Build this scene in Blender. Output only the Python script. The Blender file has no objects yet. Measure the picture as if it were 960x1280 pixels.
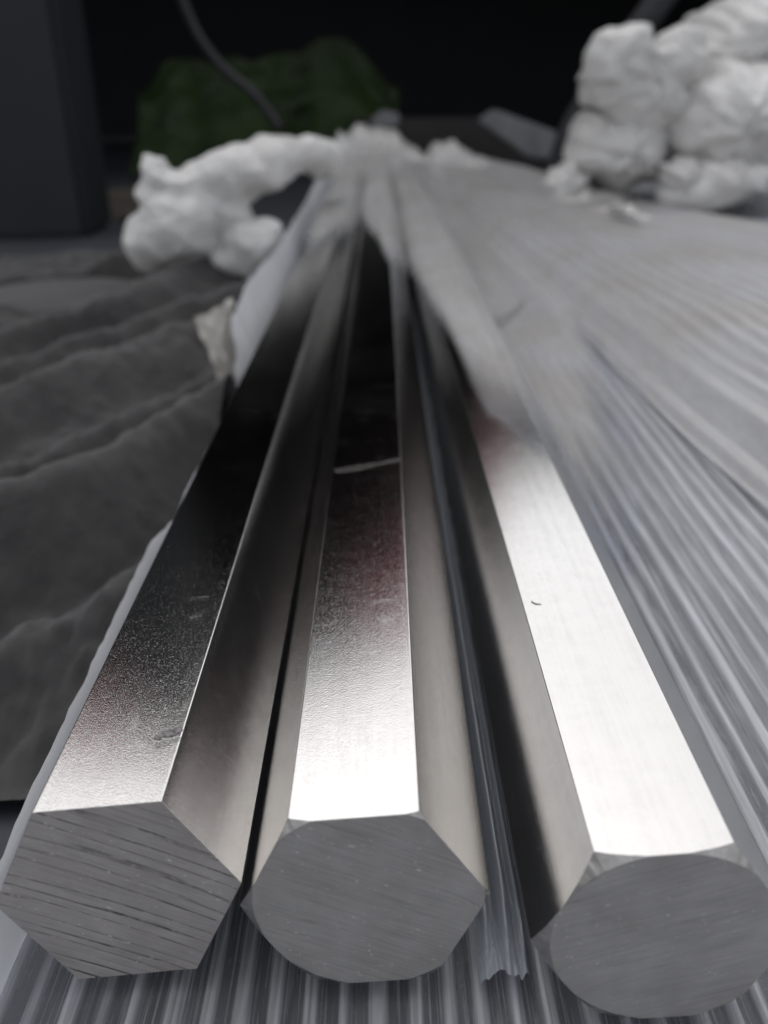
import bpy, bmesh, math, random
from mathutils import Vector, Matrix, noise
import numpy as np
random.seed(4)
sc = bpy.context.scene
COL = sc.collection
# ------------------------------------------------------------------ camera
F_PX, PITCH, ROLL, YAW, CAMZ = 1129.8, math.radians(25.03), math.radians(1.127), math.radians(0.194), 0.2345
def _w(a):
    c, s = math.cos(ROLL), math.sin(ROLL)
    return Vector((a[0]*c + a[2]*s, a[1], -a[0]*s + a[2]*c))
_f = Vector((0, math.cos(PITCH), -math.sin(PITCH))); _u = Vector((0, math.sin(PITCH), math.cos(PITCH))); _r = Vector((1, 0, 0))
FWD = _w(math.sin(YAW)*_r + math.cos(YAW)*_f); RGT = _w(math.cos(YAW)*_r - math.sin(YAW)*_f); UPV = _w(_u)
CAMP = Vector((0, 0, CAMZ))
cam = bpy.data.objects.new('camera', bpy.data.cameras.new('camera')); COL.objects.link(cam)
M = Matrix((RGT, UPV, -FWD)).transposed().to_4x4(); M.translation = CAMP
cam.matrix_world = M
cam.data.sensor_fit = 'VERTICAL'; cam.data.sensor_height = 36.0; cam.data.lens = 36.0*F_PX/1280
cam.data.clip_start = 0.01; cam.data.clip_end = 200
cam.data.dof.use_dof = True; cam.data.dof.focus_distance = 0.29; cam.data.dof.aperture_fstop = 8.0
sc.camera = cam
# ------------------------------------------------------------------ sky, sun, exposure
SUN_EL, SUN_AZ = math.radians(60), math.radians(-18)      # azimuth clockwise from +Y
w = bpy.data.worlds.new('World'); sc.world = w; w.use_nodes = True
nt = w.node_tree; bg = nt.nodes['Background']
sky = nt.nodes.new('ShaderNodeTexSky'); sky.sky_type = 'NISHITA'; sky.sun_disc = False
sky.sun_elevation = SUN_EL; sky.sun_rotation = SUN_AZ; sky.air_density = 1.0; sky.dust_density = 1.5; sky.ozone_density = 1.0
hs = nt.nodes.new('ShaderNodeHueSaturation'); hs.inputs['Saturation'].default_value = 0.16
nt.links.new(sky.outputs[0], hs.inputs['Color']); nt.links.new(hs.outputs[0], bg.inputs['Color'])
bg.inputs['Strength'].default_value = 0.15
sun = bpy.data.objects.new('sun', bpy.data.lights.new('sun', 'SUN')); COL.objects.link(sun)
sun.data.energy = 0.95; sun.data.angle = math.radians(100); sun.data.color = (1.0, .985, .97)
d = Vector((math.sin(SUN_AZ)*math.cos(SUN_EL), math.cos(SUN_AZ)*math.cos(SUN_EL), math.sin(SUN_EL)))
sun.rotation_euler = d.to_track_quat('Z', 'Y').to_euler(); sun.location = d*5
sc.view_settings.view_transform = 'Standard'; sc.view_settings.look = 'None'
sc.view_settings.exposure = 0.2; sc.view_settings.gamma = 1.0; sc.view_settings.use_curve_mapping = False
sc.cycles.max_bounces = 10; sc.cycles.transparent_max_bounces = 16; sc.cycles.caustics_reflective = True
sc.cycles.use_denoising = True

# ------------------------------------------------------------------ helpers
def ray(px, py):
    return (FWD + RGT*((px-480)/F_PX) - UPV*((py-640)/F_PX))
def on_z(px, py, z):
    d = ray(px, py); return CAMP + d*((z-CAMZ)/d.z)
def on_y(px, py, y):
    d = ray(px, py); return CAMP + d*(y/d.y)
def fbm(p, o=4):
    return noise.fractal(Vector(p), 1.0, 2.0, o)
def sstep(a, b, x):
    t = max(0., min(1., (x-a)/(b-a))); return t*t*(3-2*t)
def tag(o, label=None, cat=None, group=None, kind=None):
    if label: o['label'] = label
    if cat: o['category'] = cat
    if group: o['group'] = group
    if kind: o['kind'] = kind
    return o
def link(name, me, mat, parent=None, smooth=True):
    o = bpy.data.objects.new(name, me); COL.objects.link(o)
    if mat: me.materials.append(mat)
    if parent: o.parent = parent
    if smooth:
        for p in me.polygons: p.use_smooth = True
    return o
def empty(name, loc=(0, 0, 0)):
    o = bpy.data.objects.new(name, None); COL.objects.link(o); o.location = loc; o.empty_display_size = .02; return o
def grid_mesh(name, P, attr=None):
    """P: array (n, m, 3)"""
    n, m, _ = P.shape
    me = bpy.data.meshes.new(name)
    idx = np.arange(n*m).reshape(n, m)
    fs = np.stack([idx[:-1, :-1], idx[1:, :-1], idx[1:, 1:], idx[:-1, 1:]], -1).reshape(-1, 4)
    me.from_pydata(P.reshape(-1, 3).tolist(), [], fs.tolist()); me.update()
    if attr is not None:
        a = me.attributes.new('rib', 'FLOAT', 'POINT'); a.data.foreach_set('value', np.asarray(attr, float).reshape(-1))
    return me
def tube_mesh(name, pts, rad, seg=12, sub=8):
    pts = [Vector(p) for p in pts]; n = len(pts)
    def cr(i, t):
        a, b, c, d = pts[max(i-1, 0)], pts[i], pts[min(i+1, n-1)], pts[min(i+2, n-1)]
        return .5*((2*b)+(c-a)*t+(2*a-5*b+4*c-d)*t*t+(3*b-a-3*c+d)*t**3)
    L, R = [], []
    for i in range(n-1):
        for k in range(sub):
            t = k/sub; L.append(cr(i, t)); R.append(rad[i]*(1-t)+rad[i+1]*t)
    L.append(pts[-1]); R.append(rad[-1])
    bm = bmesh.new(); rings = []
    for i, p in enumerate(L):
        tg = (L[min(i+1, len(L)-1)]-L[max(i-1, 0)]).normalized(); q = tg.to_track_quat('Z', 'Y')
        rings.append([bm.verts.new(p + q @ Vector((math.cos(2*math.pi*k/seg)*R[i], math.sin(2*math.pi*k/seg)*R[i], 0))) for k in range(seg)])
    for a, b in zip(rings, rings[1:]):
        for k in range(seg): bm.faces.new((a[k], a[(k+1) % seg], b[(k+1) % seg], b[k]))
    bm.faces.new(rings[0][::-1]); bm.faces.new(rings[-1])
    bmesh.ops.recalc_face_normals(bm, faces=bm.faces)
    me = bpy.data.meshes.new(name); bm.to_mesh(me); bm.free(); return me
def box(bm, a, b):
    vs = [bm.verts.new((x, y, z)) for x in (a[0], b[0]) for y in (a[1], b[1]) for z in (a[2], b[2])]
    for f in ((0, 1, 3, 2), (4, 6, 7, 5), (0, 4, 5, 1), (2, 3, 7, 6), (0, 2, 6, 4), (1, 5, 7, 3)): bm.faces.new([vs[i] for i in f])
def bm_mesh(name, bm):
    bmesh.ops.recalc_face_normals(bm, faces=bm.faces)
    me = bpy.data.meshes.new(name); bm.to_mesh(me); bm.free(); return me

# ------------------------------------------------------------------ materials
class NT:
    def __init__(s, name):
        s.m = bpy.data.materials.new(name); s.m.use_nodes = True; s.t = s.m.node_tree
        s.b = s.t.nodes['Principled BSDF']; s.out = s.t.nodes['Material Output']
    def n(s, typ, **k):
        x = s.t.nodes.new('ShaderNode'+typ)
        for a, v in k.items():
            if a.startswith('i_'): x.inputs[a[2:].replace('_', ' ')].default_value = v
            else: setattr(x, a, v)
        return x
    def l(s, a, b): s.t.links.new(a, b)
    def coord(s, scale=(1, 1, 1), rot=(0, 0, 0), loc=(0, 0, 0)):
        c = s.n('TexCoord'); m = s.n('Mapping'); s.l(c.outputs['Object'], m.inputs[0])
        m.inputs['Scale'].default_value = scale; m.inputs['Rotation'].default_value = rot; m.inputs['Location'].default_value = loc
        return m.outputs[0]
    def noise(s, co, scale, detail=3, rough=.5, dist=0):
        x = s.n('TexNoise'); s.l(co, x.inputs['Vector']); x.inputs['Scale'].default_value = scale
        x.inputs['Detail'].default_value = detail; x.inputs['Roughness'].default_value = rough; x.inputs['Distortion'].default_value = dist
        return x.outputs['Fac']
    def ramp(s, fac, stops):
        x = s.n('ValToRGB'); s.l(fac, x.inputs[0]); e = x.color_ramp.elements
        while len(e) < len(stops): e.new(.5)
        for i, (p, c) in enumerate(stops):
            e[i].position = p; e[i].color = c if len(c) == 4 else (*c, 1)
        return x.outputs[0]
    def rng(s, fac, a, b, c, d):
        x = s.n('MapRange'); s.l(fac, x.inputs[0])
        for i, v in enumerate((a, b, c, d)): x.inputs[i+1].default_value = v
        return x.outputs[0]
    def math(s, op, a, b=None):
        x = s.n('Math', operation=op)
        for i, v in enumerate((a, b)):
            if v is None: continue
            if isinstance(v, (int, float)): x.inputs[i].default_value = v
            else: s.l(v, x.inputs[i])
        return x.outputs[0]
    def bump(s, h, strength, dist, prev=None):
        x = s.n('Bump'); x.inputs['Strength'].default_value = strength; x.inputs['Distance'].default_value = dist
        s.l(h, x.inputs['Height'])
        if prev: s.l(prev, x.inputs['Normal'])
        return x.outputs[0]

def mat_steel():
    k = NT('drawn_steel'); b = k.b; b.inputs['Metallic'].default_value = 1
    co = k.coord(); fine = k.noise(co, 2100, 2, .6); flk = k.rng(k.noise(co, 1700, 1, .5), .63, .70, 0, 1); mid = k.noise(co, 120, 4, .6); big = k.noise(co, 14, 3)
    streak = k.noise(k.coord((420, 6, 420)), 1, 3, .6)
    cf = k.math('ADD', k.math('MULTIPLY', mid, .5), k.math('MULTIPLY', streak, .5))
    k.l(k.ramp(cf, [(.3, (.515, .503, .49)), (.5, (.56, .547, .533)), (.7, (.58, .568, .555))]), b.inputs['Base Color'])
    r = k.math('ADD', k.rng(mid, .3, .7, .085, .10), k.rng(big, .3, .7, -.01, .02))
    sm = k.rng(k.noise(co, 38, 5, .7, 1.5), .58, .72, 0, .07); scr = k.rng(k.noise(k.coord((25, 1100, 25), rot=(0, 0, .12)), 1, 2, .5, .3), .71, .76, 0, .16)
    r = k.math('ADD', k.math('ADD', r, sm), scr)
    k.l(r, b.inputs['Roughness'])
    n1 = k.bump(flk, .16, .00006, k.bump(fine, .48, .00006)); n2 = k.bump(streak, .03, .0001, n1); n3 = k.bump(mid, .03, .0003, n2)
    k.l(n3, b.inputs['Normal'])
    return k.m
def mat_cut(kind):
    """sawn end: bar axis is local Y, so the face lies in local XZ"""
    k = NT('sawn_end_'+kind); b = k.b; b.inputs['Metallic'].default_value = .55
    rot = {'lines': .45, 'smooth': .42, 'fine': -.36}[kind]
    base = {'lines': (0.492, 0.463, 0.451), 'smooth': (0.476, 0.463, 0.459), 'fine': (0.492, 0.480, 0.476)}[kind]
    rc_ = k.coord(rot=(0, -rot, 0))
    def sc3(v):
        x = k.n('VectorMath', operation='MULTIPLY'); k.l(rc_, x.inputs[0]); x.inputs[1].default_value = v; return x.outputs[0]
    sep = k.n('SeparateXYZ'); k.l(rc_, sep.inputs[0])
    pitch = {'lines': .0042, 'smooth': .0026, 'fine': .0034}[kind]
    arc = k.math('MULTIPLY', k.math('MULTIPLY', sep.outputs[0], sep.outputs[0]), 1.2)      # slight bow of the saw stroke
    slow = k.noise(sc3((6, 6, 110)), 1, 2)
    ph = k.math('DIVIDE', k.math('ADD', k.math('ADD', sep.outputs[2], arc), k.rng(slow, .3, .7, -.0022, .0022)), pitch)
    fr = k.math('ABSOLUTE', k.math('SUBTRACT', k.math('FRACT', k.math('ADD', ph, 50.0)), .5))
    wn = k.n('TexWhiteNoise', noise_dimensions='1D'); k.l(k.math('FLOOR', k.math('ADD', ph, 50.0)), wn.inputs['W'])
    st = k.noise(sc3((40, 40, 1500)), 1, 4, .7)
    brk = k.rng(k.noise(sc3((260, 260, 700)), 1, 3, .6), .32, .50, 0, 1)
    patch = k.noise(k.coord((1, 1, 1)), 60, 3, .6)
    grain = k.noise(k.coord((1, 1, 1)), 2600, 2, .7)
    wid = {'lines': .105, 'smooth': .05, 'fine': .035}[kind]
    line = k.math('MULTIPLY', k.rng(fr, wid*.35, wid, 1, 0), brk)
    line = k.math('MULTIPLY', line, k.rng(wn.outputs['Value'], *{'lines': (0, .5), 'smooth': (.35, 1), 'fine': (.6, 1)}[kind], .25 if kind == 'lines' else 0, 1))
    line = k.math('MULTIPLY', line, k.rng(patch, .36, .55, .25, 1))
    lf = k.math('MULTIPLY', line, {'lines': .93, 'smooth': .62, 'fine': .45}[kind])
    stc = k.ramp(st, [(.25, tuple(c*.72 for c in base)), (.5, base), (.75, tuple(c*1.16 for c in base))])
    pm = k.n('Mix', data_type='RGBA', blend_type='MULTIPLY'); pm.inputs[0].default_value = 1; k.l(stc, pm.inputs[6]); k.l(k.ramp(patch, [(.3, (.80, .79, .79)), (.7, (1, 1, 1))]), pm.inputs[7])
    mx = k.n('Mix', data_type='RGBA'); k.l(lf, mx.inputs[0]); k.l(pm.outputs[2], mx.inputs[6]); mx.inputs[7].default_value = (.07, .065, .07, 1)
    sp = k.rng(k.noise(sc3((500, 500, 1500)), 1, 2), .69, .74, 0, .7)
    mx2 = k.n('Mix', data_type='RGBA'); k.l(sp, mx2.inputs[0]); k.l(mx.outputs[2], mx2.inputs[6]); mx2.inputs[7].default_value = (.95, .92, .88, 1)
    k.l(mx2.outputs[2], b.inputs['Base Color'])
    k.l(k.rng(grain, .3, .7, .34, .58), b.inputs['Roughness'])
    n1 = k.bump(k.math('SUBTRACT', 1.0, line), .5, .0003); n2 = k.bump(st, .16, .0002, n1); n3 = k.bump(grain, .5, .0001, n2)
    k.l(n3, b.inputs['Normal']); return k.m
def mat_film(name, lo, hi, col=(.74, .76, .80), tint=None, rough=.17, wr=60):
    """milky plastic: attribute rib raises the opacity, thin between ribs"""
    k = NT(name); b = k.b
    b.inputs['Roughness'].default_value = rough
    b.inputs['Specular IOR Level'].default_value = .75
    co = k.coord()
    nz = k.noise(k.coord((1, .15, 1)), wr*3, 4, .6); big = k.noise(co, 11, 3)
    crk = k.noise(co, 260, 4, .7, 1.0)
    c2 = tint or tuple(c*.88 for c in col)
    k.l(k.ramp(big, [(.35, c2), (.65, col)]), b.inputs['Base Color'])
    at = k.n('Attribute', attribute_name='rib'); lw = k.n('LayerWeight'); lw.inputs['Blend'].default_value = .45
    op = k.rng(at.outputs['Fac'], 0, 1, lo, hi)
    op = k.math('ADD', op, k.rng(nz, .35, .7, -.05, .06))
    op = k.math('ADD', op, k.rng(crk, .55, .75, 0, .05))
    stk = k.noise(k.coord((900, 12, 900)), 1, 3, .6)
    op = k.math('ADD', op, k.rng(stk, .52, .68, 0, .38 if lo < .3 else .1))
    op = k.math('ADD', op, k.math('MULTIPLY', lw.outputs['Facing'], .18))
    op = k.math('MULTIPLY', op, k.rng(at.outputs['Fac'], -1.2, -.1, 0, 1))
    cl = k.n('Clamp'); k.l(op, cl.inputs[0])
    n1 = k.bump(nz, .35, .0012); n2 = k.bump(crk, .12, .0005, n1); k.l(n2, b.inputs['Normal'])
    tl = k.n('BsdfTranslucent'); tl.inputs['Color'].default_value = (*[c*.9 for c in col], 1); k.l(n2, tl.inputs['Normal'])
    m1 = k.n('MixShader'); m1.inputs[0].default_value = .35; k.l(b.outputs[0], m1.inputs[1]); k.l(tl.outputs[0], m1.inputs[2])
    tr = k.n('BsdfTransparent'); tr.inputs[0].default_value = (.94, .95, .97, 1)
    m2 = k.n('MixShader'); k.l(cl.outputs[0], m2.inputs[0]); k.l(tr.outputs[0], m2.inputs[1]); k.l(m1.outputs[0], m2.inputs[2])
    k.l(m2.outputs[0], k.out.inputs[0]); return k.m
def mat_plain(name, c1, c2, scale=20, rough=.8, bumpd=.002, metal=0, detail=5, stretch=(1, 1, 1), sheen=0):
    k = NT(name); b = k.b; b.inputs['Roughness'].default_value = rough; b.inputs['Metallic'].default_value = metal
    n = k.noise(k.coord(stretch), scale, detail, .6)
    k.l(k.ramp(n, [(.3, c1), (.7, c2)]), b.inputs['Base Color'])
    n2 = k.noise(k.coord(stretch), scale*6, 3, .6)
    k.l(k.bump(n2, .4, bumpd*.4, k.bump(n, .5, bumpd)), b.inputs['Normal'])
    b.inputs['Sheen Weight'].default_value = sheen
    return k.m
STEEL = mat_steel()
CUT = {k: mat_cut(k) for k in ('lines', 'smooth', 'fine')}
CHAMF = mat_plain('chamfer_metal', (.40, .385, .38), (.55, .53, .52), 300, .34, .0002, 1.0, 3, (1, 1, 1))
FILM = mat_film('ribbed_film', .20, 1.0, (.84, .86, .91))
FILM2 = mat_film('cover_film', .60, .88, (.74, .74, .76), (.66, .63, .60))
FILM3 = mat_film('crumpled_film', .8, .98, (.80, .79, .78), (.70, .68, .66))
def mat_wad():
    k = NT('white_wrap'); b = k.b; b.inputs['Roughness'].default_value = .42; b.inputs['Coat Weight'].default_value = .25; b.inputs['Coat Roughness'].default_value = .25
    co = k.coord(); n = k.noise(co, 7, 3); cr = k.noise(k.coord((1, .4, 1.6)), 34, 5, .6, 1.8)
    rd = k.math('ABSOLUTE', k.math('SUBTRACT', cr, .5))
    k.l(k.ramp(n, [(.3, (.80, .785, .77)), (.7, (.90, .89, .88))]), b.inputs['Base Color'])
    nn = k.bump(rd, 1.0, .012); k.l(nn, b.inputs['Normal'])
    tl = k.n('BsdfTranslucent'); tl.inputs['Color'].default_value = (.8, .78, .75, 1); k.l(nn, tl.inputs['Normal'])
    m1 = k.n('MixShader'); m1.inputs[0].default_value = .12; k.l(b.outputs[0], m1.inputs[1]); k.l(tl.outputs[0], m1.inputs[2]); k.l(m1.outputs[0], k.out.inputs[0])
    return k.m
WADM = mat_wad()
GROUND = mat_plain('ground', (.022, .024, .032), (.036, .039, .050), 6, .7, .004)
CLOTH = mat_plain('dark_cloth', (.024, .0232, .0245), (.050, .047, .047), 16, .95, .006, stretch=(1, .5, 1), sheen=.15)
# ------------------------------------------------------------------ the setting
P = np.array([[[x, y, -.034 + .002*fbm((x*3, y*3, 0))] for y in np.linspace(-3, 9, 60)] for x in np.linspace(-6, 6, 60)])
tag(link('ground', grid_mesh('ground', P), GROUND), kind='structure')

# dark open shed behind: its roof edge is what the bar tops mirror
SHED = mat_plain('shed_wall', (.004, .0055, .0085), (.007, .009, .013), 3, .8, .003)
RED = mat_plain('red_paint', (.42, .06, .09), (.48, .08, .11), 5, .5, .001)
shed = empty('open_shed', (0, 4, -.03)); tag(shed, 'dark open shed behind the bars with a sloping roof edge', 'shed')
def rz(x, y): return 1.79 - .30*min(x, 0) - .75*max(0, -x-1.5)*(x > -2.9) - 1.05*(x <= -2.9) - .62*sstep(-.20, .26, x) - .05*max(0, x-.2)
def slab(name, a, b, mat, y0, y1, zf0, zf1, n=10):
    bm = bmesh.new(); xs = [a+(b-a)*i/n for i in range(n+1)]; R = []
    for x in xs: R.append([bm.verts.new((x, y, z)) for y, z in ((y0, zf0(x)), (y1, zf0(x)), (y1, zf1(x)), (y0, zf1(x)))])
    for p, q in zip(R, R[1:]):
        for i in range(4): bm.faces.new((p[i], p[(i+1) % 4], q[(i+1) % 4], q[i]))
    bm.faces.new(R[0]); bm.faces.new(R[-1][::-1])
    o = link(name, bm_mesh(name, bm), mat, shed, False); o.location = (0, -4, .03); return o
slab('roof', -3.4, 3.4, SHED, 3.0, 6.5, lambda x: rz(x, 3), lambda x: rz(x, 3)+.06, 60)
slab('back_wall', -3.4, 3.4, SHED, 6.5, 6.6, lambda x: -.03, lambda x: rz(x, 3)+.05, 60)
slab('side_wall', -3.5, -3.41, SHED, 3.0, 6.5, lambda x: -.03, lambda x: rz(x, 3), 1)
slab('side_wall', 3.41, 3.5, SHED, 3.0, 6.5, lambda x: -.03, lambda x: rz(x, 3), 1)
for a_, c_ in ((-2.1, -1.3), (-.36, .24)):
    slab('fascia', a_, c_, RED, 2.93, 2.985, lambda x: rz(x, 3)-.30+.14*(x > 0), lambda x: rz(x, 3)-.02, 12)

# green tarpaulin bundle at the back
GREEN = mat_plain('green_tarp', (.007, .018, .002), (.019, .046, .004), 5, .7, .02)
P = []
a, b_ = on_y(140, 60, 3.4), on_y(500, 200, 3.4)
for i in range(50):
    u = i/49; x = a.x+(b_.x-a.x)*u; row = []
    for j in range(30):
        v = j/29; z = -.02+(a.z+.02 - .03*math.sin(u*5) + .05*fbm((u*3, 0, 8)) - .14*(1-sstep(0, .16, u)) - .16*sstep(.78, 1, u))*v
        row.append((x, 3.4 + .25*math.sin(v*math.pi*.5) + .05*fbm((u*7, v*3, 3)) + .03*math.sin(u*21+v*2), z))
    P.append(row)
o = tag(link('green_tarp', grid_mesh('green_tarp', np.array(P)), GREEN), 'dark green tarpaulin hanging at the back of the shed, out of focus', 'tarp')
# dark post at the left
POST = mat_plain('post_paint', (.006, .010, .013), (.009, .013, .017), 8, .6, .003)
p = on_y(108, 280, 1.95); bm = bmesh.new(); box(bm, (p.x-.26, 1.95, -.034), (p.x, 2.15, 1.5))
bmesh.ops.bevel(bm, geom=bm.edges[:], offset=.012, segments=2, affect='EDGES')
tag(link('post', bm_mesh('post', bm), POST, None, False), 'wide dark blue-grey post standing at the left edge behind the cloth', 'post')
# hanging hose and strap
HOSE = mat_plain('hose_rubber', (.014, .014, .016), (.024, .024, .028), 12, .5, .002)
pts = [on_y(x, y, 2.3) for x, y in ((205, -60), (228, 0), (250, 48), (282, 88), (318, 118), (350, 160))]
tag(link('hose', tube_mesh('hose', pts, [.011]*6), HOSE), 'thin grey hose hanging in front of the green tarpaulin', 'hose')
pts = [on_y(x, y, 2.6) for x, y in ((860, -50), (825, 0), (780, 62), (740, 120), (712, 170), (690, 240))]
tag(link('strap', tube_mesh('strap', pts, [.035]*6), mat_plain('strap_web', (.02, .02, .024), (.035, .035, .04), 12, .7, .002)), 'broad dark strap slanting down behind the white wrapped ends', 'strap')
# grey scrap and dark beam between
def slabpoly(name, pix, y, th, mat, label, cat):
    bm = bmesh.new(); f = [bm.verts.new(on_y(px, py, y)) for px, py in pix]; g = [bm.verts.new(v.co+Vector((0, th, 0))) for v in f]
    n = len(f); bm.faces.new(f); bm.faces.new(g[::-1])
    for i in range(n): bm.faces.new((f[i], g[i], g[(i+1) % n], f[(i+1) % n]))
    bmesh.ops.bevel(bm, geom=bm.edges[:], offset=.006, segments=2, affect='EDGES')
    return tag(link(name, bm_mesh(name, bm), mat, None, False), label, cat)
slabpoly('beam', [(440, 150), (610, 148), (660, 175), (700, 235), (440, 235)], 3.2, .3, mat_plain('beam_dark', (.02, .018, .019), (.035, .03, .03), 9, .7, .003), 'low dark brown beam lying behind the gathered film', 'beam')
SCR = mat_plain('scrap_metal', (.16, .16, .17), (.26, .26, .27), 14, .5, .003)
slabpoly('scrap_plate', [(597, 150), (618, 136), (697, 165), (690, 200), (660, 196)], 2.9, .04, SCR, 'small grey tilted plate behind the film, left of the wrapped ends', 'plate')
slabpoly('offcut', [(462, 150), (478, 137), (500, 142), (498, 158), (466, 160)], 2.85, .05, SCR, 'tiny pale offcut just above the gathered far end of the film', 'offcut')
# brown earth heap patch behind the cloth
P = []
for i in range(30):
    u = i/29; x = -.86+.50*u; P.append([(x, 2.20+.5*v, -.03 + .05*math.sin(math.pi*v)*math.sin(math.pi*u)+.012*fbm((u*9, v*9, 5))) for v in np.linspace(0, 1, 24)])
tag(link('earth', grid_mesh('earth', np.array(P)), mat_plain('brown_earth', (.025, .021, .016), (.06, .05, .038), 30, .95, .01)), 'patch of bare brown earth', None, None, 'structure')

# ------------------------------------------------------------------ dark cloth at the left
def cloth_z(x, y):
    q = .91*x - .40*y; s = .4*x+.91*y
    wv = .045*fbm((s*1.6, q*2.0, 1.3))
    z = .0
    for c, wd, h in ((-.30, .022, .022), (-.385, .030, .050), (-.47, .016, .018), (-.545, .030, .050), (-.64, .020, .032), (-.74, .036, .046), (-.90, .05, .04)):
        qq = q + wv - c; z += h*math.exp(-(qq/wd)**2)
    z += .006*fbm((x*9, y*9, 2)) + .0038*fbm((x*45, y*22, 4)) + .014*noise.noise(Vector((q*13, s*2.2, 6))) + .006*noise.noise(Vector((q*38+wv*40, s*5, 2))) + .0018*fbm((x*170, y*60, 7))
    c = (RINGC.x, RINGC.y); r = math.hypot((x-c[0])/.135, (y-c[1])/.13)
    z = z*sstep(.9, 1.25, r) + (1-sstep(.9, 1.25, r))*.012
    z += -.020*math.exp(-((r-1)/.065)**2) + .006*math.exp(-((r-1.13)/.06)**2)
    nm = 1-sstep(.38, .55, y); z += nm*(.0045*fbm((x*70, y*26, 3)) + .003*noise.noise(Vector((x*240, y*60, 7))))
    z *= sstep(.27, .33, y + .02*fbm((x*20, 0, 9)))
    z -= .02*sstep(1.68, 1.80, y)
    return z - .024
RINGC = on_z(70, 366, -.012)
P = np.array([[[x, y, cloth_z(x, y)] for y in np.linspace(.285, 1.82, 440)] for x in np.linspace(-1.1, -.128, 320)])
tag(link('cloth', grid_mesh('cloth', P), CLOTH), 'thick dark grey fuzzy cloth lying in folds left of the bars', 'cloth')

# ------------------------------------------------------------------ hexagonal bars
A = 0.0346; AP = A*math.cos(math.pi/6); LEN = 2.42
BARS = [  # x, y0, z, yaw, roll, tilt x, tilt z, chamfer radius, chamfer centre, cut, label
 (-.0772, .1832, -.2015, 0, .065, .0265, .0643, .060, (0, 0), 'lines', 'left hexagonal steel bar with square edges and dark saw lines across its end'),
 (-.0086, .1785, -.2014, .0004, .069, .0043, .0297, .0318, (.0014, .0008), 'smooth', 'middle hexagonal steel bar with slightly rounded end, touching the left one'),
 (.0701, .1660, -.2022, -.0067, .0953, -.0221, .0021, .0304, (.0006, -.0002), 'fine', 'right hexagonal steel bar with fully chamfered rounded end, half under the film')]
def hexr(phi):
    a = (phi % (math.pi/3)) - math.pi/6
    return AP/math.cos(a)
def hexbar(spec):
    x, y0, z, yaw, roll, tx, tz, rc, cc, cut, label = spec
    root = empty('hexagonal_bar', (x, y0, z+CAMZ)); root.rotation_euler = Matrix(((math.cos(yaw), math.sin(yaw), 0), (-math.sin(yaw), math.cos(yaw), 0), (0, 0, 1))).to_euler()
    tag(root, label, 'steel bar', 'hexagonal steel bars lying side by side')
    root.rotation_euler = (0, 0, -yaw)
    rnd = random.Random(hash(cut) % 7 if False else len(cut)); N = 240
    cr, sr = math.cos(roll), math.sin(roll)
    def W(u, v, s): return (u*cr - v*sr, s, u*sr + v*cr)
    def off(u, v): uu, vv = u*cr - v*sr, u*sr + v*cr; return tx*uu + tz*vv
    EB = .00035
    ER = .0005; PTS = []
    for kx in range(6):
        ph = math.pi/3*kx; c0 = A-ER/math.cos(math.pi/6)
        for q in range(5):
            aa = ph + math.radians(-30+15*q); PTS.append((c0*math.cos(ph)+ER*math.cos(aa), c0*math.sin(ph)+ER*math.sin(aa)))
        ph2 = ph+math.pi/3; e0 = PTS[-1]; a2 = ph2-math.radians(30)
        e1 = (c0*math.cos(ph2)+ER*math.cos(a2), c0*math.sin(ph2)+ER*math.sin(a2))
        for q in range(1, 32): PTS.append((e0[0]+(e1[0]-e0[0])*q/32, e0[1]+(e1[1]-e0[1])*q/32))
    N = len(PTS)
    face, rim, hexp = [], [], []
    for i, (pu, pv) in enumerate(PTS):
        R = math.hypot(pu, pv); dx, dy = pu/R, pv/R
        bq = dx*cc[0]+dy*cc[1]; dd = bq + math.sqrt(max(0, bq*bq - (cc[0]**2+cc[1]**2) + rc*rc))
        rf = min(R - .00012, dd + .00022*noise.noise(Vector((i*.23, tx*99, 0))))
        jag = .00030*max(0, noise.noise(Vector((i*.7, rc*999, 3)))) + .00045*max(0, noise.noise(Vector((i*.33, rc*99, 7)))-.35)
        face.append((rf*dx, rf*dy, jag*.3)); hexp.append((pu, pv, max(.00012, (R-rf)*.62)+jag))
    # end face: concentric rings so that the surface can undulate
    bm = bmesh.new(); rings = []
    for k in range(1, 9):
        t = k/8; rings.append([bm.verts.new(W(u*t, v*t, off(u*t, v*t)+(j if k == 8 else 0)-.00018*noise.noise(Vector((u*t*90, v*t*90, rc*50))))) for u, v, j in face])
    c = bm.verts.new(W(0, 0, 0))
    for i in range(N): bm.faces.new((c, rings[0][i], rings[0][(i+1) % N]))
    for p, q in zip(rings, rings[1:]):
        for i in range(N): bm.faces.new((p[i], q[i], q[(i+1) % N], p[(i+1) % N]))
    link('sawn_end', bm_mesh('sawn_end', bm), CUT[cut], root)
    bm = bmesh.new(); a = [bm.verts.new(W(u, v, off(u, v)+j)) for u, v, j in face]; b = [bm.verts.new(W(u, v, off(u, v)+j)) for u, v, j in hexp]
    for i in range(N): bm.faces.new((a[i], b[i], b[(i+1) % N], a[(i+1) % N]))
    link('end_chamfer', bm_mesh('end_chamfer', bm), CHAMF, root, False)
    # body: six flats with narrow rounded edges
    bm = bmesh.new(); sec = []
    S = [0, .02, .06, .12, .25, .45, .7, 1, 1.4, 1.9, LEN]
    for si, s in enumerate(S):
        row = []
        for i in range(N):
            u, v, j = hexp[i]; s0 = off(u, v)+j
            row.append(bm.verts.new(W(u, v, s0 if si == 0 else s+off(u, v)*(1-min(1, s/.05)))))
        sec.append(row)
    for p, q in zip(sec, sec[1:]):
        for i in range(N): bm.faces.new((p[i], q[i], q[(i+1) % N], p[(i+1) % N]))
    bm.faces.new(sec[-1])
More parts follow.
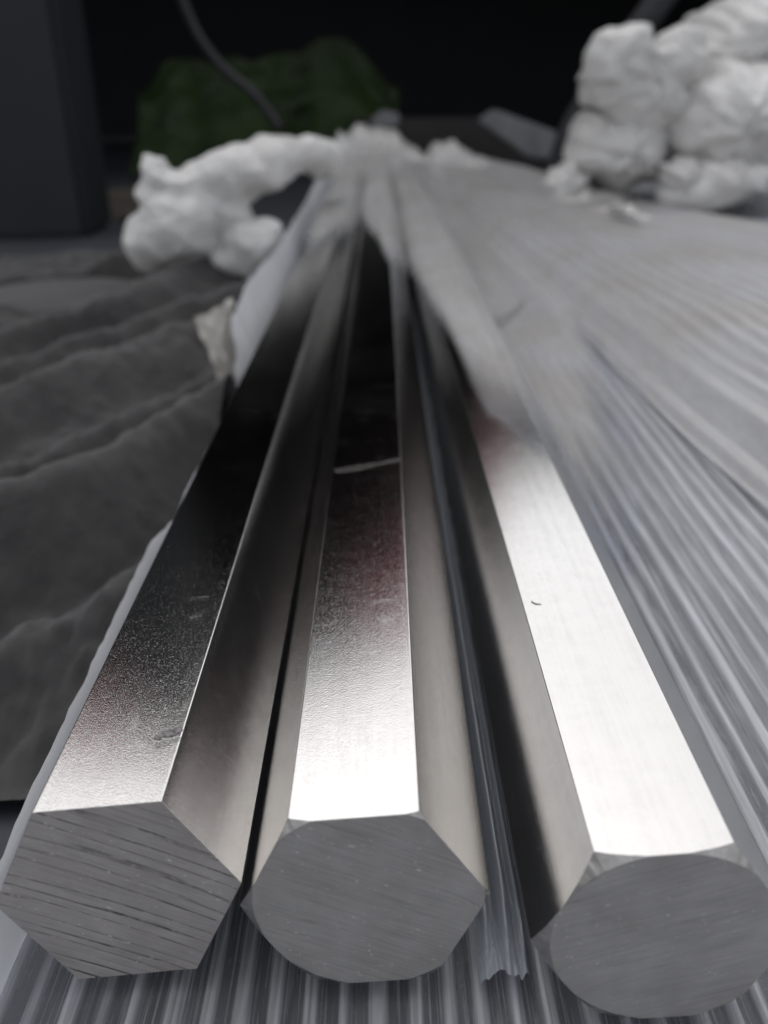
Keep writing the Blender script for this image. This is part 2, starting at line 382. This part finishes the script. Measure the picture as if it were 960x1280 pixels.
    o = link('bar_body', bm_mesh('bar_body', bm), STEEL, root, False)
    root['axis'] = 0.0
    return root, W, off
bars = [hexbar(s) for s in BARS]
for b, W, off in bars: del b['axis']
# scuffs on the tops (thin raised smears of metal)
SCUFF = mat_plain('dark_scuff', (.05, .05, .055), (.30, .29, .29), 900, .5, .0004, .8)
SMEAR = mat_plain('pale_smear', (.10, .10, .10), (.32, .31, .30), 800, .45, .0004, 1)
def thin(m, f):
    t = m.node_tree; o_ = t.nodes['Material Output']; b_ = t.nodes['Principled BSDF']; mx = t.nodes.new('ShaderNodeMixShader'); tr = t.nodes.new('ShaderNodeBsdfTransparent')
    mx.inputs[0].default_value = f; t.links.new(tr.outputs[0], mx.inputs[1]); t.links.new(b_.outputs[0], mx.inputs[2]); t.links.new(mx.outputs[0], o_.inputs[0])
thin(SMEAR, .22)
def scuff(bar, pix, mat, name, h=.00012):
    root, W, off = bar; nrm = Vector(W(0, 1, 0)); inv = None
    mw = Matrix.Translation(root.location) @ root.rotation_euler.to_matrix().to_4x4(); inv = mw.inverted()
    p0 = mw @ Vector(W(0, AP, .2)); n = (mw.to_3x3() @ nrm).normalized()
    bm = bmesh.new(); vs = []
    for px, py in pix:
        d = ray(px, py); t = (p0-CAMP).dot(n)/d.dot(n); q = CAMP+d*t + n*h; vs.append(bm.verts.new(inv @ q))
    f = bm.faces.new(vs)
    return link(name, bm_mesh(name, bm), mat, root, False)
scuff(bars[0], [(190, 922), (196, 920), (205, 914), (215, 911), (228, 908), (229, 913), (222, 918), (211, 922), (204, 921), (197, 926)], SCUFF, 'scuff_mark')
scuff(bars[0], [(192, 930), (203, 926), (216, 925), (227, 920), (226, 926), (212, 931), (203, 936), (194, 935)], SMEAR, 'scuff_mark')
scuff(bars[1], [(418, 586), (440, 582), (470, 578), (501, 571), (501, 577), (470, 583), (448, 589), (419, 592)], SMEAR, 'residue_line')
scuff(bars[2], [(664, 751), (669, 754), (676, 755), (677, 756), (669, 756), (664, 753)], SCUFF, 'scuff_mark')

# ------------------------------------------------------------------ plastic film (one torn sleeve)
film = empty('plastic_film', (.05, .3, -.004)); tag(film, 'torn translucent white ribbed plastic film under and over the steel bars', 'plastic film')
def flink(name, me, mat, smooth=True):
    o = link(name, me, mat, film, smooth); o.location = (-.05, -.3, .004); return o
PITCHR = .0102
def rib(x, ph=0.0, y=0.0):
    """0..1 rib profile: narrow ridge with soft shoulders"""
    t = (x/PITCHR + ph) % 1.0; g = abs(t-.5)*2
    k = math.floor(x/PITCHR+ph); amp = .80+.6*noise.noise(Vector((k*1.7, y*1.5, 3))); wd = .33+.16*noise.noise(Vector((k*2.3, 0, 8)))
    return min(1, amp*1.15)*math.exp(-((g)/wd)**4) * (1 - .6*math.exp(-(g/.12)**2))
def heights():
    out = []
    for s in BARS:
        out.append((s[0], s[2]+CAMZ, s[4]))
    return out
HB = heights()
def env(x, y=1.0):
    z = -.0
    for (bx, bz, rl), s in zip(HB, BARS):
        cx = bx + math.sin(s[3])*y; best = -9
        pts = [(cx + A*math.cos(math.radians(k)+rl), bz + A*math.sin(math.radians(k)+rl)) for k in (0, 60, 120, 180)]
        for p, q in zip(pts, pts[1:]):
            if q[0] <= x <= p[0]:
                t = (x-q[0])/(p[0]-q[0]); best = max(best, q[1]*(1-t)+p[1]*t)
        z = max(z, best)
    return z
# 1. liner sheet under everything, ribs along the bars
xs = np.arange(-.21, 1.25, PITCHR/9); ys = np.concatenate([np.linspace(.02, .5, 40), np.linspace(.52, 2.7, 90)])
P = np.zeros((len(xs), len(ys), 3)); R = np.zeros((len(xs), len(ys)))
for i, x in enumerate(xs):
    for j, y in enumerate(ys):
        xx = x + .0022*noise.noise(Vector((x*60, 1, 2))) + .0035*noise.noise(Vector((x*6, y*1.8, 0))) + .0012*noise.noise(Vector((x*30, y*7, 1)))
        r = rib(xx)
        under = x < .112
        z = -.0068 + .0036*r
        if not under:
            t = sstep(.112, .19, x)
            z += t*(.006 + .006*noise.noise(Vector((x*5, y*1.2, 4)))) + .0012*noise.noise(Vector((x*18, y*4, 2)))
            z += .0012*r
        P[i, j] = (max(x, -.126-.09*(1-sstep(.185, .215, y))), y, z); R[i, j] = r + (0 if under else .22*t*(1-r))
flink('ribbed_sheet', grid_mesh('ribbed_sheet', P, R), FILM)
# 2. folded layer at the right, its ribs fanning out from the gathered end
N0, F0, N1, F1 = (.232, .30), (.115, 2.50), (.95, .60), (.44, 2.62)
nt_, ns_ = 420, 90; P = np.zeros((nt_, ns_, 3)); R = np.zeros((nt_, ns_))
for i in range(nt_):
    t = i/(nt_-1)
    for j in range(ns_):
        v = j/(ns_-1); a = ((N0[0]*(1-t)+N1[0]*t), (N0[1]*(1-t)+N1[1]*t)); b = ((F0[0]*(1-t)+F1[0]*t), (F0[1]*(1-t)+F1[1]*t))
        x = a[0]*(1-v)+b[0]*v; y = a[1]*(1-v)+b[1]*v
        tt = t + .010*noise.noise(Vector((t*4, v*3, 7)))
        r = rib(tt*PITCHR*34)
        width = (1-v)*.75+v*.35
        z = .006 + .030*sstep(0, .06, t) + .012*math.sin(t*5+v*2)*sstep(.04, .2, t) + .0065*r*width/.5
        z += .010*noise.noise(Vector((t*3, v*4, 1)))+.003*noise.noise(Vector((t*14, v*14, 1)))
        z *= 1-.75*sstep(.75, 1, t); z += .030*sstep(.8, 1, v)*(1-sstep(.5, 1, t))
        x += .006*noise.noise(Vector((v*9, 0, t*3)))*(1-t)
        P[i, j] = (x, y, z); R[i, j] = r*.8+.15
flink('folded_layer', grid_mesh('folded_layer', P, R), FILM2)
# 3. cover over the far part of the bars
def yb(x):   # front torn edge of the cover
    k = [(-.20, 1.15), (-.12, 1.12), (-.09, 1.10), (-.055, 1.18), (-.03, 1.30), (-.012, 1.12), (.012, .86), (.03, .82), (.045, .66), (.06, .50), (.08, .42), (.100, .38), (.112, .38), (.135, .44), (.17, .60), (.21, .85), (.26, 1.0)]
    for (a, p), (b, q) in zip(k, k[1:]):
        if a <= x <= b: return p+(q-p)*sstep(a, b, x)
    return k[0][1] if x < k[0][0] else k[-1][1]
xs = np.linspace(-.150, .245, 300); nv = 130; P = np.zeros((len(xs), nv, 3)); R = np.zeros((len(xs), nv))
for i, x in enumerate(xs):
    y0 = yb(x) + .015*noise.noise(Vector((x*60, 0, 5)))
    for j in range(nv):
        v = (j/(nv-1))**1.3; y = y0+(2.56-y0)*v
        e = max(env(x+dx, y) - abs(dx)*.25 for dx in (-.008, -.004, 0, .004, .008))
        drop = .004 if x < .1 else .010
        z = max(e, drop) + .0016
        lift = sstep(1.9, 2.45, y)
        z = z*(1-lift) + lift*max(z, .085 - .25*max(0, abs(x+.01)-.05))
        z += .0012*noise.noise(Vector((x*70, y*3, 0))) + .004*lift*noise.noise(Vector((x*50, y*8, 0)))
        z += .0006*rib(x)
        P[i, j] = (x, y, z); R[i, j] = (.35+.3*rib(x)*sstep(.09, .13, x))- (.75*max(0, .058-env(x, y))/.03 if x < .094 else 0)*(1-lift) + .4*lift - 1.6*(1-sstep(0, .30, y-y0)) + .5*noise.noise(Vector((x*40, y*2.5, 8)))
flink('cover_sheet', grid_mesh('cover_sheet', P, R), FILM2)
# 4. gathered, crumpled far edge
nx, nz = 260, 46; P = np.zeros((nx, nz, 3)); R = np.ones((nx, nz))
def topz(x):
    k = [(-.17, .03), (-.145, .10), (-.12, .150), (-.05, .160), (.04, .150), (.09, .115), (.12, .090), (.16, .118), (.22, .118), (.27, .085), (.34, .055), (.46, .035)]
    for (a, p), (b, q) in zip(k, k[1:]):
        if a <= x <= b: return p+(q-p)*sstep(a, b, x)
    return .03
for i in range(nx):
    x = -.17+.63*i/(nx-1); T = topz(x) + .016*noise.noise(Vector((x*24, 3, 0))) + .006*(.5-abs(noise.noise(Vector((x*60, 9, 0)))))
    for j in range(nz):
        v = j/(nz-1); a = v*math.pi*.93
        yy = 2.50 - .10*math.cos(a) + .012*noise.noise(Vector((x*45, v*2, 1)))
        zz = -.01 + T*math.sin(a)**.8 + .007*noise.noise(Vector((x*60, v*3, 2)))
        P[i, j] = (x - (.02*math.sin(a)*x/.2), yy, zz); R[i, j] = .7+.4*noise.noise(Vector((x*60, v*2, 5)))
flink('gathered_end', grid_mesh('gathered_end', P, R), FILM3)
# 5. upturned left edge beside the first bar
k_ = [(.02, .030, .000), (.10, .034, .000), (.18, .037, .000), (.26, .038, .0008), (.33, .039, .0012), (.38, .040, .0010), (.43, .033, .000), (.52, .032, .000), (.60, .024, .0), (.66, .022, .000), (.71, .038, .008), (.80, .056, .022), (.95, .060, .026), (1.1, .064, .016), (1.4, .072, .012), (1.9, .09, .008), (2.45, .11, .0)]
def kk(y, c):
    for a, b in zip(k_, k_[1:]):
        if a[0] <= y <= b[0]: return a[c]+(b[c]-a[c])*sstep(a[0], b[0], y)
    return k_[-1][c]
ys = np.linspace(.168, 2.45, 420); nv = 16; P = np.zeros((len(ys), nv, 3)); R = np.zeros((len(ys), nv))
for j, y in enumerate(ys):
    T = kk(y, 1) + .0025*noise.noise(Vector((y*24, 0, 0))) + .0012*noise.noise(Vector((y*120, 0, 0))); O = kk(y, 2)
    for i in range(nv):
        v = i/(nv-1)
        x = -.1132 - .003*(1-v) - O*v**1.5 - .001*math.sin(math.pi*v) + .0010*noise.noise(Vector((y*40, v*2, 2)))
        P[j, i] = (x, y, -.005 + (T+.005)*v); R[j, i] = .55+.45*v + .25*noise.noise(Vector((y*30, v*3, 2)))
flink('upturned_edge', grid_mesh('upturned_edge', P, R), mat_film('edge_film', .85, .98, (.88, .89, .93), (.80, .81, .85)))
# 6. torn strip sticking out at the left
base = Vector((-.150, .80, -.004)); P = np.zeros((24, 14, 3)); R = np.zeros((24, 14))
tl, tr, bl, br = on_y(238, 400, .86), on_y(288, 374, .90), on_y(283, 500, .74), on_y(302, 470, .82)
for i in range(24):
    u = i/23
    for j in range(14):
        v = j/13; L_ = bl.lerp(tl, u); R_ = br.lerp(tr, u); p = L_.lerp(R_, v)
        p = p + Vector((.003*noise.noise(Vector((u*6, v*6, 0))), .012*math.sin(v*5+u*2), .005*noise.noise(Vector((u*5, v*7, 4)))*(u)))
        P[i, j] = p; R[i, j] = .35+.6*noise.noise(Vector((u*7, v*6, 9)))
flink('torn_strip', grid_mesh('torn_strip', P, R), mat_film('strip_film', .55, .9, (.50, .48, .44), (.34, .32, .29)))
# 6b. small torn crumples on the folded layer
def crumple(name, pix, z, w, h, seed, up, mat):
    c = on_z(pix[0], pix[1], z); P = np.zeros((26, 18, 3)); R = np.ones((26, 18))
    for i in range(26):
        for j in range(18):
            u, v = i/25-.5, j/17-.5; m = max(0, 1-4*u*u)*max(0, 1-4*v*v)
            P[i, j] = (c.x+u*w+.12*w*noise.noise(Vector((v*5, seed, 0))), c.y+v*h, z - .004 + up*m**.6*(.7+.9*noise.noise(Vector((u*6, v*7, seed)))))
            R[i, j] = .6+.5*noise.noise(Vector((u*5, v*5, seed+3)))
    return flink(name, grid_mesh(name, P, R), mat)
crumple('torn_nick', (772, 268), .030, .085, .20, 3, .022, FILM3)
crumple('torn_nick', (735, 245), .030, .16, .14, 8, .020, FILM3)
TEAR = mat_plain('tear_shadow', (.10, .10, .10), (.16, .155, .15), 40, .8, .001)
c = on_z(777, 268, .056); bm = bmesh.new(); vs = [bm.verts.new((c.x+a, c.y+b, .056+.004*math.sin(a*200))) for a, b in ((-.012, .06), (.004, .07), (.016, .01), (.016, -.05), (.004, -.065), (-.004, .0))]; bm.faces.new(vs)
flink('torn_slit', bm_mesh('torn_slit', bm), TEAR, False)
for pts_ in (((612, 392), (622, 398), (640, 388), (655, 374), (657, 380), (643, 398), (630, 410), (622, 412)),):
    bm = bmesh.new(); bm.faces.new([bm.verts.new(on_z(a, b, .056)) for a, b in pts_]); flink('torn_slit', bm_mesh('torn_slit', bm), mat_film('slit_film', .35, .5, (.30, .30, .31)), False)
# 7. fold standing in the gap between the second and third bar
nv = 40; ys = np.linspace(.180, 1.1, 160); P = np.zeros((len(ys), nv, 3)); R = np.zeros((len(ys), nv))
for j, y in enumerate(ys):
    s = sstep(.180, .21, y)
    for i in range(nv):
        v = i/(nv-1); x = .0245 + .014*v*(1-.0*y) - .0067*(y-.17)
        y = y; prof = .006*math.exp(-((v-.22)/.10)**2) + .011*math.exp(-((v-.62)/.13)**2)+.004*math.exp(-((v-.95)/.08)**2)
        z = -.002 + (.004+prof)*(.35+.65*s) + .0010*noise.noise(Vector((v*5, y*30, 0))) + .002*(1-s)*noise.noise(Vector((v*9, y*90, 0)))
        tip = math.exp(-((y-.18)/.018)**2); yy = y + tip*(.004*noise.noise(Vector((v*3.3, 2, 0)))); z += tip*(.006*noise.noise(Vector((v*6, y*90, 4)))+.001)
        P[j, i] = (x, yy, z); R[j, i] = min(1, prof/.009)+.15+.6*tip
flink('film_fold', grid_mesh('film_fold', P, R), mat_film('fold_film', .18, .85, (.66, .70, .76)))

# ------------------------------------------------------------------ white wrapped ends
def blob(name, parts, label, cat, group=None, vox=.005, amp=.008, fs=9, seed=0, twist=0.0, wind=None):
    bm = bmesh.new()
    for c, r, rot in parts:
        m = Matrix.Translation(Vector(c)) @ (Matrix.Rotation(rot[2], 4, 'Z') @ Matrix.Rotation(rot[1], 4, 'Y') @ Matrix.Rotation(rot[0], 4, 'X')) @ Matrix.Diagonal((*r, 1))
        bmesh.ops.create_icosphere(bm, subdivisions=4, radius=1, matrix=m)
    me = bpy.data.meshes.new('tmp'); bm.to_mesh(me); bm.free()
    o = bpy.data.objects.new('tmp', me); COL.objects.link(o)
    md = o.modifiers.new('r', 'REMESH'); md.mode = 'VOXEL'; md.voxel_size = vox
    sm = o.modifiers.new('s', 'SMOOTH'); sm.iterations = 8; sm.factor = .6
    dg = bpy.context.evaluated_depsgraph_get(); me2 = bpy.data.meshes.new_from_object(o.evaluated_get(dg))
    bpy.data.objects.remove(o); bpy.data.meshes.remove(me)
    nrm = [v.normal.copy() for v in me2.vertices]
    for v, n in zip(me2.vertices, nrm):
        p = v.co; c = p*fs + Vector((seed*7.1, 0, 0))
        rdg = 1-abs(noise.noise(Vector((c.x*.9, c.y*.35, c.z*.9)) + Vector((noise.noise(c*.5),)*3)))*2
        h = amp*(.7*rdg + 2.2*noise.noise(c*.5) + .18*noise.noise(c*2.3)) - amp*.5
        fo = noise.noise(Vector((p.x*16+p.z*22, p.y*3, p.z*9-p.x*13+seed*3.7)))
        h += amp*.8*(1-abs(fo)*2.6)
        if wind:
            an = math.atan2(p.z-parts[0][0][2], p.x-parts[0][0][0]); rr_ = math.hypot(p.z-parts[0][0][2], p.x-parts[0][0][0])
            h += amp*.55*(1-2*abs(math.sin(an*wind + 2.2*noise.noise(Vector((rr_*14, seed, an)))+rr_*26)))
        v.co = p + n*h
    me2.name = name
    return tag(link(name, me2, WADM), label, cat, group)
G = 'wrapped ends piled behind the film'
def wad(px, py, y, rx, rz, label, seed, ry=.22, extra=(), rot=(0, 0, 0), amp=.009):
    """centre pixel of the front, radii in pixels"""
    c = on_y(px, py, y); k = (c-CAMP).dot(FWD)/F_PX
    parts = [((c.x, c.y+ry*.7, c.z), (rx*k, ry, rz*k), rot)]
    for dx, dy, r1, r2, dd in extra:
        e = on_y(px+dx, py+dy, y+dd); parts.append(((e.x, e.y, e.z), (r1*k, .05, r2*k), (0, 0, 0)))
    return blob('wrapped_end', parts, label, 'wrapped end', G, seed=seed, amp=amp, wind=[3, 2, 4, 3.5][seed % 4])
wad(812, 100, 1.95, 66, 48, 'upper left round white wrapped end with a pale bright crown', 1, extra=[(-34, -14, 40, 44, -.02), (34, -18, 40, 42, -.01), (0, 22, 58, 40, -.02)])
wad(925, 158, 1.85, 84, 74, 'largest round wrapped end at the right edge with folds wound across it', 2)
wad(955, 42, 2.05, 105, 50, 'white wrapped end at the top right corner, slanting upward', 3, rot=(0, -.45, 0))
wad(788, 188, 1.92, 66, 52, 'lower left wrapped end beneath the bright-crowned one', 4)
wad(862, 226, 1.80, 32, 36, 'short white lump beneath the largest wrapped end', 5, ry=.10)
wad(925, 232, 1.78, 80, 24, 'flat white roll lying under the largest wrapped end', 6, rot=(0, -.22, 0), ry=.12)
wad(712, 234, 1.95, 28, 26, 'small blurred white wad left of the pile, behind the film', 7, ry=.08)
# left: crumpled white wrap with a pointed ear and an arm reaching to the gathered film
Y = 1.32
def px(x, y, dy=0): return tuple(on_y(x, y, Y+dy))
k = Y/F_PX*1.05
parts = [(px(225, 285), (52*k, .06, 44*k), (0, 0, 0)), (px(255, 262, .02), (58*k, .05, 42*k), (0, .35, 0)), (px(198, 240), (20*k, .03, 42*k), (0, .22, 0)), (px(196, 236), (26*k, .03, 30*k), (0, 0, 0)), (px(189, 218), (17*k, .024, 24*k), (0, -.1, 0)), (px(184, 205), (10*k, .018, 16*k), (0, -.1, 0)), (px(181, 196), (6*k, .012, 9*k), (0, 0, 0)), (px(212, 232), (30*k, .022, 22*k), (0, .75, 0)),
         (px(225, 240), (34*k, .03, 20*k), (0, .7, 0)), (px(275, 228, .03), (50*k, .05, 30*k), (0, -.2, 0)), (px(190, 300), (28*k, .05, 34*k), (0, 0, 0))]
for i in range(9):
    t = i/8; parts.append((px(300+100*t, 218-18*math.sin(t*2.6)-t*8, .05+.25*t), ((32-6*t)*k, .04, (30-6*t)*k), (0, -.1, 0)))
blob('crumpled_wrap', parts, 'crumpled white plastic wrap with a pointed ear, one arm reaching the gathered film', 'plastic wrap', seed=11, amp=.006, vox=.004, fs=22)
blob('crumpled_wad', [(px(308, 312), (38*k, .04, 34*k), (0, .3, 0)), (px(325, 300, .01), (24*k, .03, 30*k), (0, -.3, 0)), (px(280, 325), (30*k, .04, 18*k), (0, 0, 0))], 'small white wad lying between the eared wrap and the left bar', 'plastic wrap', seed=15, amp=.005, vox=.004, fs=26)
